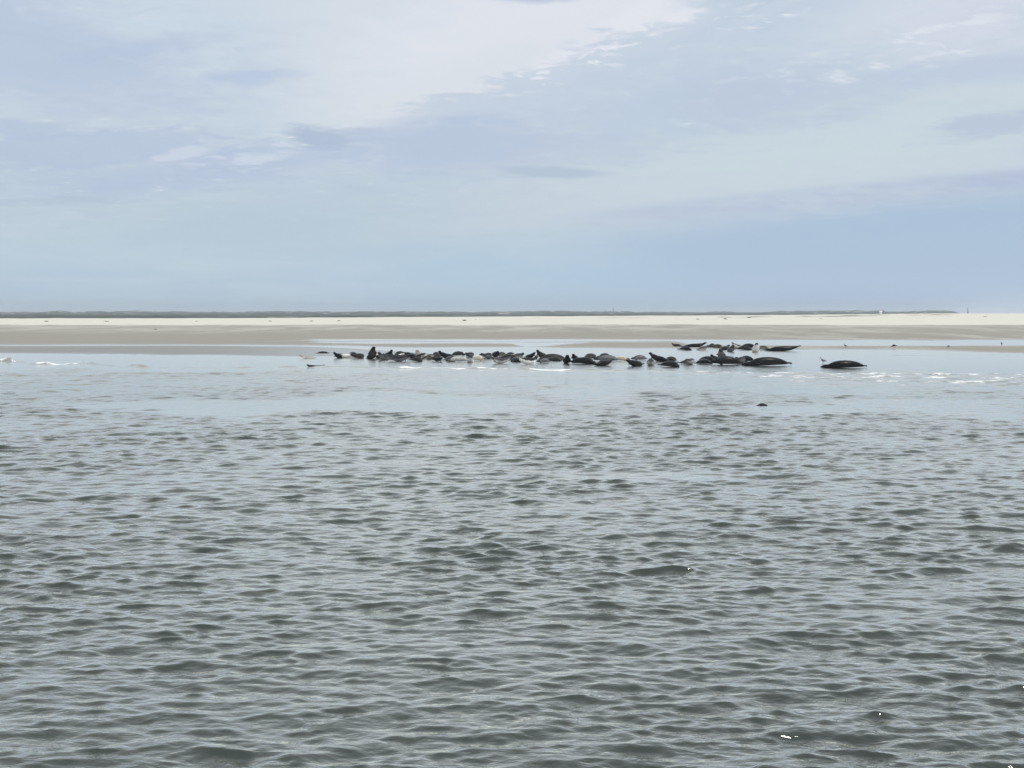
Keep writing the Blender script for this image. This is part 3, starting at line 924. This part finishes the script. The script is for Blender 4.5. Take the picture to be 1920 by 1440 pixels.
GM = 'seals hauled out along the edge of the spit'
GB = 'seals resting farther back by the sand bar'
GW = 'seals on their own or swimming'
SEALS = [
 # xl, xr, yb, pose, face, tone, h px, group, label
 (562, 587, 672.5, 'head_up', 8, 'pale', 8, GW, 'small pale seal alone at the left end of the mud edge, its head raised'),
 (593, 614, 663, 'rest', 15, 'brown', 7, GW, 'small reddish brown seal lying alone on the mud behind the left end of the herd'),
 (576, 602, 688, 'swim_tail', 0, 'black', 7, GW, 'black seal in the shallow water left of the herd with head and tail out'),
 (623, 645, 672, 'head_up', 20, 'black', 11, GM, 'dark wedge shaped seal at the far left end of the herd'),
 (633, 662, 671.5, 'side_banana', 0, 'white', 13, GM, 'seal with white belly streak, second from the left end of the herd'),
 (648, 672, 669, 'flat', 180, 'black', 8, GM, 'low black seal lying flat right of the white streaked one at the left end'),
 (662, 684, 672, 'curl', 60, 'brown', 12, GM, 'brownish seal with a rounded back just left of the upright one'),
 (680, 708, 673.5, 'upright', 110, 'dark', 21, GM, 'dark seal sitting bolt upright with its muzzle pointing at the sky'),
 (692, 712, 671, 'side', 170, 'cream', 9, GM, 'cream coloured seal lying right behind the upright one'),
 (706, 728, 675.5, 'high', 10, 'grey', 15, GM, 'grey seal with small raised head right of the cream one'),
 (716, 738, 670, 'high', 170, 'black', 13, GM, 'black seal stretching its head up to the right behind the long grey one'),
 (726, 769, 677.5, 'banana', 172, 'grey', 16, GM, 'long grey seal curved like a banana in the front row left of centre'),
 (738, 758, 668, 'flat', 20, 'white', 8, GM, 'white flanked seal mostly hidden behind the long grey curved one'),
 (752, 768, 667, 'head_up', 60, 'black', 8, GM, 'small dark head peering over the end of the long grey curved seal'),
 (760, 782, 672, 'head_up', 75, 'dark', 12, GM, 'dark hump backed seal left behind the broad brown front seal'),
 (770, 796, 678.5, 'rest', 150, 'brown', 13, GM, 'broad dark brown seal in front below the pale upright one'),
 (778, 792, 668, 'high', 80, 'pale', 11, GM, 'pale seal rising upright behind the broad brown front seal'),
 (786, 800, 673, 'curl', 130, 'white', 11, GM, 'black seal with white throat beside the broad brown front one'),
 (798, 814, 674, 'curl', 95, 'tan', 13, GM, 'tan seal seen from the front between two black ones'),
 (806, 832, 678, 'side_banana', 175, 'black', 12, GM, 'black seal in front with a pale muzzle turned right, beside the tan one'),
 (808, 826, 669, 'flat', 0, 'grey', 8, GM, 'grey back showing behind the black seal with the pale muzzle'),
 (820, 852, 673, 'high', 15, 'black', 14, GM, 'big jet black seal sloping down to the right behind the silver flanked one'),
 (840, 876, 678.5, 'side', 12, 'silver', 13, GM, 'large silver flanked seal lying across the front left of the white chested one'),
 (846, 874, 667, 'flat', 170, 'brown', 7, GM, 'flat brown seal stretched out behind the silver flanked one'),
 (872, 892, 670, 'curl', 80, 'grey', 12, GM, 'grey seal with a rounded head above the white chested one'),
 (873, 889, 680, 'head_up', 90, 'white', 12, GM, 'round seal facing the water with a white chest'),
 (887, 908, 677.5, 'side', 190, 'cream', 12, GM, 'cream bellied seal with a dark back right of the white chested one'),
 (907, 926, 673, 'curl', 20, 'grey', 13, GM, 'grey seal with an arched back just right of the gap after the cream one'),
 (920, 938, 669, 'head_up', 100, 'dark', 10, GM, 'dark seal with a rounded head behind the grey spotted front one'),
 (917, 957, 682, 'banana', 0, 'silver', 17, GM, 'silver grey spotted seal in front with head raised at the left and cream neck'),
 (932, 952, 669.5, 'rest', 170, 'tan', 9, GM, 'tan backed seal lying behind the spotted silver grey front one'),
 (946, 968, 670, 'flat', 175, 'white', 8, GM, 'white sided seal with only its back showing near the centre of the herd'),
 (960, 984, 673, 'head_up', 175, 'silver', 11, GM, 'silver seal with grey head lifted to the right, behind the white striped one'),
 (956, 978, 679, 'flat', 5, 'black', 7, GM, 'thin black seal lying low left of the white striped curved one'),
 (973, 1010, 683.5, 'banana', 185, 'white', 16, GM, 'curved black seal with a long white belly stripe, nearest to the water at centre'),
 (984, 1006, 671, 'high', 165, 'black', 9, GM, 'black head and shoulders above the white striped curved seal'),
 (1004, 1028, 672, 'high', 25, 'dark', 15, GM, 'large dark seal with head raised at the left, highest at the centre'),
 (1014, 1057, 674.5, 'flat', 5, 'grey', 12, GM, 'long mottled grey seal tapering away to the right of centre'),
 (1006, 1032, 681, 'side', 10, 'grey', 9, GM, 'low grey seal in front of the mottled long one'),
 (1028, 1054, 677, 'flat', 175, 'brown', 6, GM, 'thin dark brown seal lying flat at the right end of the centre cluster'),
 (1056, 1071, 682, 'high', 92, 'black', 15, GM, 'black seal facing the water, pointed like a little house, alone in a gap'),
 (1072, 1088, 676.5, 'high', 50, 'black', 12, GM, 'black seal with head up just right of the house shaped one'),
 (1074, 1122, 682.5, 'rest', 172, 'dark', 13, GM, 'long heavy dark seal lying right of the house shaped one'),
 (1094, 1122, 671.5, 'flat', 5, 'grey', 7, GM, 'thin grey seal stretched behind the long heavy dark one'),
 (1116, 1155, 677.5, 'side', 2, 'grey', 12, GM, 'streaky grey seal tapering right behind the dark blunt nosed one'),
 (1114, 1151, 686, 'tail_up', 0, 'black', 11, GM, 'dark seal in front with its flippers trailing right into the water'),
 (1156, 1181, 677.5, 'side', 182, 'cream', 12, GM, 'black backed seal showing a bright cream belly, alone right of centre'),
 (1173, 1210, 687, 'head_up', 0, 'black', 13, GM, 'black seal in front with raised head left, below the cream bellied one'),
 (1183, 1216, 676, 'side', 0, 'grey', 10, GM, 'dark grey seal with streaked flank tapering right, behind the black front one'),
 (1218, 1252, 678, 'high', 4, 'black', 15, GM, 'black seal with head stretched up at the left behind the round silver brown one'),
 (1213, 1232, 685.5, 'head_up', 88, 'silver', 13, GM, 'round silver brown seal seen head on'),
 (1246, 1274, 677, 'flat', 5, 'dark', 6, GM, 'flat dark seal behind the one with the white chin'),
 (1245, 1280, 688.5, 'rest', 180, 'dark', 13, GM, 'dark seal facing right in front with a small white chin'),
 (1286, 1311, 684, 'curl', 92, 'silver', 15, GM, 'seal with silver chest seen head on at the left end of the right hand cluster'),
 (1309, 1347, 679, 'flat', 180, 'black', 10, GM, 'long black seal lying behind the silver chested one'),
 (1334, 1350, 676, 'high', 60, 'dark', 9, GM, 'small dark head between the long black seal and the erect grey one'),
 (1338, 1386, 684, 'side', 2, 'black', 11, GM, 'black seal with pale striped back lying in front in the right hand cluster'),
 (1350, 1366, 675, 'upright', 70, 'grey', 16, GM, 'grey seal with head stretched erect in the right hand cluster'),
 (1361, 1376, 675, 'head_up', 60, 'black', 7, GM, 'small black head right of the erect grey seal'),
 (1370, 1393, 680, 'rest', 5, 'tan', 8, GM, 'tan seal lying low behind the pale striped black one'),
 (1386, 1405, 681.5, 'curl', 30, 'grey', 12, GM, 'mottled grey seal curled up beside the biggest dark one'),
 (1400, 1473, 686, 'rest', 4, 'dark', 15, GM, 'biggest dark seal, very long, tapering to the right end of the herd'),
 (1549, 1617, 690, 'rest', 4, 'black', 13, GM, 'long black seal lying alone far right of the herd, beside a gull'),
 (700, 722, 674, 'flat', 175, 'dark', 8, GM, 'low dark seal half hidden between the upright one and the long grey curved one'),
 (832, 852, 677.5, 'flat', 5, 'black', 8, GM, 'low black seal squeezed in left of the large silver flanked one'),
 (942, 974, 674, 'rest', 176, 'black', 11, GM, 'black seal filling the middle of the herd just behind the spotted silver grey one'),
 (1120, 1148, 671, 'rest', 4, 'dark', 9, GM, 'dark back showing behind the streaky grey seal that tapers right'),
 (1310, 1338, 683, 'flat', 178, 'black', 7, GM, 'thin black seal lying low right beside the silver chested one'),
 (1392, 1412, 678, 'rest', 20, 'black', 10, GM, 'black hump behind the head of the biggest dark seal'),
 # second group
 (1396, 1420, 652.5, 'rest', 175, 'dark', 8, GB, 'dark seal lying behind the sitting white chested one of the rear group'),
 (1262, 1280, 650.5, 'tail_up', 180, 'brown', 7, GB, 'small brown seal at the left end of the rear group'),
 (1278, 1300, 657, 'rest', 172, 'black', 9, GB, 'black wedge shaped seal in front at the left of the rear group'),
 (1286, 1323, 651.5, 'head_up', 178, 'black', 9, GB, 'long black seal of the rear group with head raised at the right'),
 (1308, 1334, 657, 'head_up', 175, 'silver', 9, GB, 'silver seal of the rear group tapering to the left'),
 (1328, 1346, 652, 'rest', 20, 'dark', 8, GB, 'dark mottled seal behind the silver one of the rear group'),
 (1340, 1358, 653, 'rest', 160, 'olive', 7, GB, 'olive brown seal in the middle of the rear group'),
 (1350, 1374, 656.5, 'head_up', 168, 'black', 9, GB, 'black seal sloping left in the middle of the rear group'),
 (1366, 1381, 660, 'high', 95, 'grey', 12, GB, 'pointed grey seal facing the water in the middle of the rear group'),
 (1370, 1396, 653, 'high', 10, 'white', 10, GB, 'white striped dark seal of the rear group with its head up at the left'),
 (1388, 1414, 656.5, 'rest', 175, 'brown', 9, GB, 'brown hump backed seal right of the middle of the rear group'),
 (1412, 1428, 661, 'upright', 88, 'white', 16, GB, 'seal of the rear group sitting up with a white chest'),
 (1426, 1442, 656.5, 'flat', 10, 'tan', 7, GB, 'low greyish tan seal between the sitting one and the black one of the rear group'),
 (1440, 1492, 658.5, 'tail_up', 2, 'black', 9, GB, 'large black seal at the right end of the rear group, hind flippers raised'),
 # swimming
 (1412, 1434, 760, 'swim', 178, 'black', None, GW, 'black seal swimming with only its head above water in front of the spit'),
]


def build_seals():
    order = sorted(range(len(SEALS)), key=lambda i: SEALS[i][0])
    for i in order:
        xl, xr, yb, pose, face, tone, h, grp, label = SEALS[i]
        length = None
        c = abs(math.cos(R(face)))
        if c < .55:
            length = 1.45 if pose != 'upright' else 1.6
        if pose == 'swim': length = 1.6
        o = seal(xl, xr, yb, pose, face, tone, label, grp, length=length, hpx=h, solo=grp == GW)
        if pose == 'swim':
            p = at((xl + xr) / 2, yb)
            o.location = (p.x - 0.5, p.y, -0.06)
            o.scale = (1.6, 1.6, 1.5)
        if pose == 'swim_tail':
            o.location.z = 0.02


build_seals()

# ------------------------------------------------------------------ birds
def plain(name, col, rough=.8, spec=.3, nscale=8, var=.25):
    m, t, b = new_mat(name)
    tc = t.n.new('ShaderNodeTexCoord').outputs['Object']
    n = t.noise(tc, nscale, 4, .6)
    dk = tuple(c * (1 - var) for c in col) + (1,)
    lt = tuple(min(c * (1 + var), 1) for c in col) + (1,)
    t.put(b.inputs['Base Color'], t.mix(n, dk, lt))
    b.inputs['Roughness'].default_value = rough
    b.inputs['Specular IOR Level'].default_value = spec
    return m


M_GREY = plain('grey plumage', (.16, .165, .18))
M_DARK = plain('dark plumage', (.02, .02, .022))
M_WHITE = plain('white plumage', (.7, .7, .68))
M_BEAK = plain('beak horn', (.30, .12, .04))


def loft(stations, m=12):
    """stations: (x, z, ry, rz)"""
    v, f = [], []
    for x, z, ry, rz in stations:
        for k in range(m):
            a = 2 * math.pi * k / m
            v.append((x, ry * math.cos(a), z + rz * math.sin(a)))
    n = len(stations)
    for i in range(n - 1):
        for k in range(m):
            a = i * m + k; b = i * m + (k + 1) % m
            f.append((a, b, b + m, a + m))
    f.append(tuple(range(m - 1, -1, -1)))
    f.append(tuple(range((n - 1) * m, n * m)))
    return v, f


def mesh_obj(name, v, f, mat, parent=None, smooth=True):
    me = bpy.data.meshes.new(name)
    me.from_pydata([tuple(p) for p in v], [], f)
    me.validate()
    if smooth: me.polygons.foreach_set('use_smooth', np.ones(len(me.polygons), bool))
    me.materials.append(mat)
    return link_mesh(name, me, None, parent)


def rod(a, b, r0, r1=None, m=8):
    a = Vector(a); b = Vector(b); r1 = r0 if r1 is None else r1
    d = (b - a).normalized()
    s = d.orthogonal().normalized(); u = d.cross(s)
    v, f = [], []
    for c, r in ((a, r0), (b, r1)):
        for k in range(m):
            t = 2 * math.pi * k / m
            v.append(c + s * r * math.cos(t) + u * r * math.sin(t))
    for k in range(m):
        f.append((k, (k + 1) % m, (k + 1) % m + m, k + m))
    f.append(tuple(range(m - 1, -1, -1))); f.append(tuple(range(m, 2 * m)))
    return v, f


def bird(loc, yaw, size, body_m, wing_m, label, erect=0.0, feeding=False):
    root = bpy.data.objects.new('shore_bird', None)
    COL.objects.link(root)
    root.location = loc
    root.rotation_euler = (0, 0, yaw)
    tag(root, label, 'bird', 'birds standing on the flats')
    # body faces -x; one continuous loft bill-base to tail
    if feeding:
        st = [(-.235, .115, .008, .008), (-.215, .125, .028, .028), (-.19, .14, .036, .036), (-.16, .165, .03, .032), (-.12, .20, .045, .05),
              (-.05, .235, .065, .07), (.03, .24, .066, .066), (.11, .235, .048, .042), (.18, .235, .03, .018), (.25, .235, .022, .006)]
        bk = ((-.232, 0, .118), (-.285, 0, .075))
    else:
        st = [(-.175, .405, .008, .008), (-.16, .41, .028, .028), (-.135, .41, .036, .037), (-.11, .38, .03, .036), (-.10, .33, .036, .05),
              (-.06, .28, .06, .075), (.01, .255, .068, .072), (.09, .235, .05, .046), (.16, .215, .03, .018), (.23, .20, .022, .006)]
        bk = ((-.17, 0, .405), (-.235, 0, .395))
    v, f = loft(st)
    mesh_obj('body', v, f, body_m, root)
    for s in (-1, 1):
        wv, wf = loft([(-.07, .265, .008, .02), (-.03, .272, .016, .05), (.05, .258, .018, .048), (.13, .238, .012, .026), (.25, .212, .004, .006)], 8)
        wv = [(x, y + s * .058 * (1 - max(0, x) * 2.2), z + (0 if not feeding else -.01)) for x, y, z in wv]
        mesh_obj('wing', wv, wf, wing_m, root)
        v1, f1 = rod((.01, s * .03, .20), (.015, s * .032, 0), .007, .006)
        v2, f2 = rod((.015, s * .032, .004), (-.05, s * .045, .004), .006, .004)
        mesh_obj('leg', v1 + v2, f1 + [tuple(i + len(v1) for i in q) for q in f2], M_BEAK, root)
    v, f = rod(bk[0], bk[1], .009, .003)
    mesh_obj('beak', v, f, M_BEAK, root)
    root.scale = (size,) * 3
    return root


p = at(1545, 684); p.y += .25
bird(p, R(0), .88, M_GREY, M_GREY, 'grey gull standing in the shallow water by the head of the lone black seal')
bird(at(1585, 652.5, 0.02), R(0), .72, M_DARK, M_DARK, 'small dark bird standing upright on the sand bar, nearest to the herd')
bird(at(1676, 653.5, 0.02), R(0), 1.0, M_DARK, M_DARK, 'black bird stooping to feed on the sand bar', feeding=True)
bird(at(1778, 653, 0.02), R(20), .72, M_GREY, M_DARK, 'dark winged bird with a pale grey body feeding at the right of the sand bar', feeding=True)
bird(at(1878, 649.5, 0.02), R(60), .82, M_GREY, M_GREY, 'slim grey bird standing upright at the far right of the sand bar')

# ------------------------------------------------------------------ debris on the dry sand
M_WRACK = plain('dry wrack', (.05, .045, .035), var=.6, nscale=4)
M_TUFT = plain('marram', (.16, .15, .10), var=.5, nscale=3)


def clump(px, py, w, h, mat, label, name='debris_clump', cat='debris'):
    c = beach_at(px, py)
    W = w / FPX * c.y; Hh = h / FPX * c.y
    g = random.Random(int(px))
    v, f = [], []
    for k in range(9):               # a heap of tangled stalks
        a = Vector((g.uniform(-.5, .35) * W, g.uniform(-.3, .3) * W, g.uniform(0, .25) * Hh))
        b = a + Vector((g.uniform(.15, .5) * W * g.choice((-1, 1)), g.uniform(-.2, .2) * W, g.uniform(.1, .7) * Hh))
        v1, f1 = rod(a, b, Hh * g.uniform(.16, .3), Hh * .08, 6)
        f += [tuple(i + len(v) for i in q) for q in f1]; v += v1
    n0 = len(v)                      # low mound that ties it together
    n, m = 5, 12
    for i in range(n):
        t = i / (n - 1)
        for k in range(m):
            a = 2 * math.pi * k / m
            rr = .5 * W * (1 - t * .9) * (1 + .25 * math.sin(3 * a + px))
            v.append(Vector((rr * math.cos(a), rr * .6 * math.sin(a), -.1 * Hh + Hh * .75 * t ** .7)))
    for i in range(n - 1):
        for k in range(m):
            a = n0 + i * m + k; b = n0 + i * m + (k + 1) % m
            f.append((a, b, b + m, a + m))
    f.append(tuple(n0 + (n - 1) * m + k for k in range(m)))
    o = mesh_obj(name, v, f, mat)
    o.location = c
    tag(o, label, cat, 'dark clumps on the pale dry sand')


clump(872, 601.5, 6, 3, M_WRACK, 'largest dark clump of debris on the dry sand left of centre')
clump(893, 599.5, 4, 1.6, M_TUFT, 'faint grey clump right beside the largest dark one on the dry sand')
clump(1404, 596, 8, 3, M_WRACK, 'dark clump of debris high on the dry sand above the rear seal group')
clump(1360, 598.5, 6, 2.2, M_WRACK, 'smaller dark clump left of the high one above the rear seal group')
clump(1309, 599, 6, 2, M_TUFT, 'greyish clump on the dry sand above the left end of the rear seal group')
clump(585, 602.5, 5, 2.2, M_WRACK, 'dark clump on the dry sand above the small lone brown seal')
clump(508, 602.5, 5, 2, M_TUFT, 'greyish clump on the dry sand left of centre, nearest to the left dunes')
clump(635, 602, 5, 2, M_WRACK, 'dark clump on the dry sand above the left end of the herd')
clump(369, 603, 6, 2, M_TUFT, 'grey clump on the dry sand at the left, above the grey mud')
clump(201, 603, 6, 2, M_TUFT, 'grey brown clump on the dry sand under the sandy dune gap')
clump(88, 603, 7, 2.4, M_TUFT, 'grey clump at the far left of the dry sand')
clump(292, 618, 4, 2, M_WRACK, 'dark speck of debris on the damp sand at the left')
clump(1540, 598.5, 5, 2, M_TUFT, 'grey clump on the dry sand above the gap right of the herd')
clump(1588, 597, 4, 2, M_WRACK, 'small dark clump on the dry sand left below the white hut')
clump(1847, 594.5, 7, 2.2, M_TUFT, 'grey clump on the dry sand at the far right under the sea horizon')

# ------------------------------------------------------------------ hut, masts, beacon
M_HUTW = plain('white painted boards', (.80, .80, .78), nscale=1.5, var=.06)
M_ROOF = plain('grey roof felt', (.22, .23, .25))
M_STEEL = plain('weathered steel', (.10, .11, .12))


def box(x0, x1, y0, y1, z0, z1):
    v = [(x, y, z) for z in (z0, z1) for y in (y0, y1) for x in (x0, x1)]
    f = [(0, 2, 3, 1), (4, 5, 7, 6), (0, 1, 5, 4), (2, 6, 7, 3), (0, 4, 6, 2), (1, 3, 7, 5)]
    return v, f


def hut():
    c = beach_at(1650.5, 590.8)
    e = bpy.data.objects.new('white_hut', None); COL.objects.link(e); e.location = c
    tag(e, 'tiny white hut standing on the crest of the sand before the dunes', 'hut')
    w = 4.2 / FPX * c.y / 2; h = 6.0 / FPX * c.y
    v, f = box(-w, w, -w, w, -.3, h); mesh_obj('wall', v, f, M_HUTW, e, False)
    rw = w * 1.22
    v = [(-rw, -rw, h), (rw, -rw, h), (rw, rw, h), (-rw, rw, h), (-rw, 0, h + .42), (rw, 0, h + .42)]
    f = [(3, 2, 1, 0), (0, 1, 5, 4), (2, 3, 4, 5), (0, 4, 3), (1, 2, 5)]
    mesh_obj('roof', v, f, M_HUTW, e, False)
    v, f = box(-w * .35, w * .35, -w - .03, -w + .01, 0.05, h * .72); mesh_obj('door', v, f, M_HUTW, e, False)


def mast(px, d, ytop, ybase, wpx, label, arms=0):
    b = at_d(px, d, ybase); H = (ybase - ytop) / FPX * d; w = wpx / FPX * d / 2
    e = bpy.data.objects.new('mast', None); COL.objects.link(e); e.location = b
    tag(e, label, 'mast', 'far masts on the horizon')
    v, f = rod((0, 0, -2), (0, 0, H), w, w * .6); mesh_obj('pole', v, f, M_STEEL, e)
    for i in range(arms):
        z = H * (.96 - .12 * i)
        v, f = box(-w * 2.2, w * 2.2, -w, w, z, z + w * 1.2); mesh_obj('crossarm', v, f, M_STEEL, e, False)


def beacon(px, d, ytop, ybase, label):
    b = at_d(px, d, ybase); H = (ybase - ytop) / FPX * d
    e = bpy.data.objects.new('sea_beacon', None); COL.objects.link(e); e.location = b
    tag(e, label, 'beacon')
    u = d / FPX
    v, f = rod((0, 0, -1), (0, 0, H * .55), 1.9 * u, 1.0 * u, 10); mesh_obj('base', v, f, M_STEEL, e)
    v, f = rod((0, 0, H * .55), (0, 0, H * .9), .8 * u, .6 * u, 8); mesh_obj('tower', v, f, M_STEEL, e)
    v, f = rod((0, 0, H * .9), (0, 0, H), .9 * u, .3 * u, 8); mesh_obj('lantern', v, f, M_STEEL, e)


hut()
mast(1149.5, 3200, 576, 584, 1.7, 'tall thin mast on the horizon right of centre', 0)
mast(1135, 3200, 580.5, 584.5, 1.2, 'short mast on the horizon left of the tall thin one', 0)
mast(291, 3200, 581.5, 586, 1.3, 'stubby post on the left dune ridge', 0)
beacon(1813.5, 2600, 576.5, 588.5, 'dark beacon standing in the sea just right of where the dunes end')


def house(px, d, ytop, ybase, wpx, label):
    b = at_d(px, d, ybase); u = d / FPX
    H = (ybase - ytop) * u; w = wpx * u / 2
    e = bpy.data.objects.new('house', None); COL.objects.link(e); e.location = b
    tag(e, label, 'house', 'far houses on the dune ridge')
    v, f = box(-w, w, -w * .7, w * .7, -3, H * .55); mesh_obj('wall', v, f, M_ROOF, e, False)
    a, h0 = w * 1.08, H * .55
    v = [(-a, -w * .8, h0), (a, -w * .8, h0), (a, w * .8, h0), (-a, w * .8, h0), (-a * .7, 0, H), (a * .7, 0, H)]
    f = [(3, 2, 1, 0), (0, 1, 5, 4), (2, 3, 4, 5), (0, 4, 3), (1, 2, 5)]
    mesh_obj('roof', v, f, M_STEEL, e, False)


house(1167, 3150, 583.0, 586, 5.5, 'dark roofed house on the ridge just right of the tall thin mast')
house(1653.5, 3150, 581.0, 584.5, 3.6, 'dark block like house on the ridge behind the white hut')

# ------------------------------------------------------------------ air
def build_haze():
    v, f = box(-9000, 9000, -9000, 9000, -3, 22)
    o = mesh_obj('haze', v, f, bpy.data.materials.new('sea air'), None, False)
    m = o.data.materials[0]
    m.use_nodes = True
    t = NT(m.node_tree)
    t.n.clear()
    out = t.n.new('ShaderNodeOutputMaterial')
    pv = t.n.new('ShaderNodeVolumePrincipled')
    pv.inputs['Color'].default_value = (.80, .88, .97, 1)
    pv.inputs['Density'].default_value = 2.4e-4
    pv.inputs['Anisotropy'].default_value = 0.3
    t.l.new(pv.outputs[0], out.inputs['Volume'])
    tag(o, kind='stuff')


build_haze()
S.cycles.volume_bounces = 1
S.cycles.max_bounces = 8
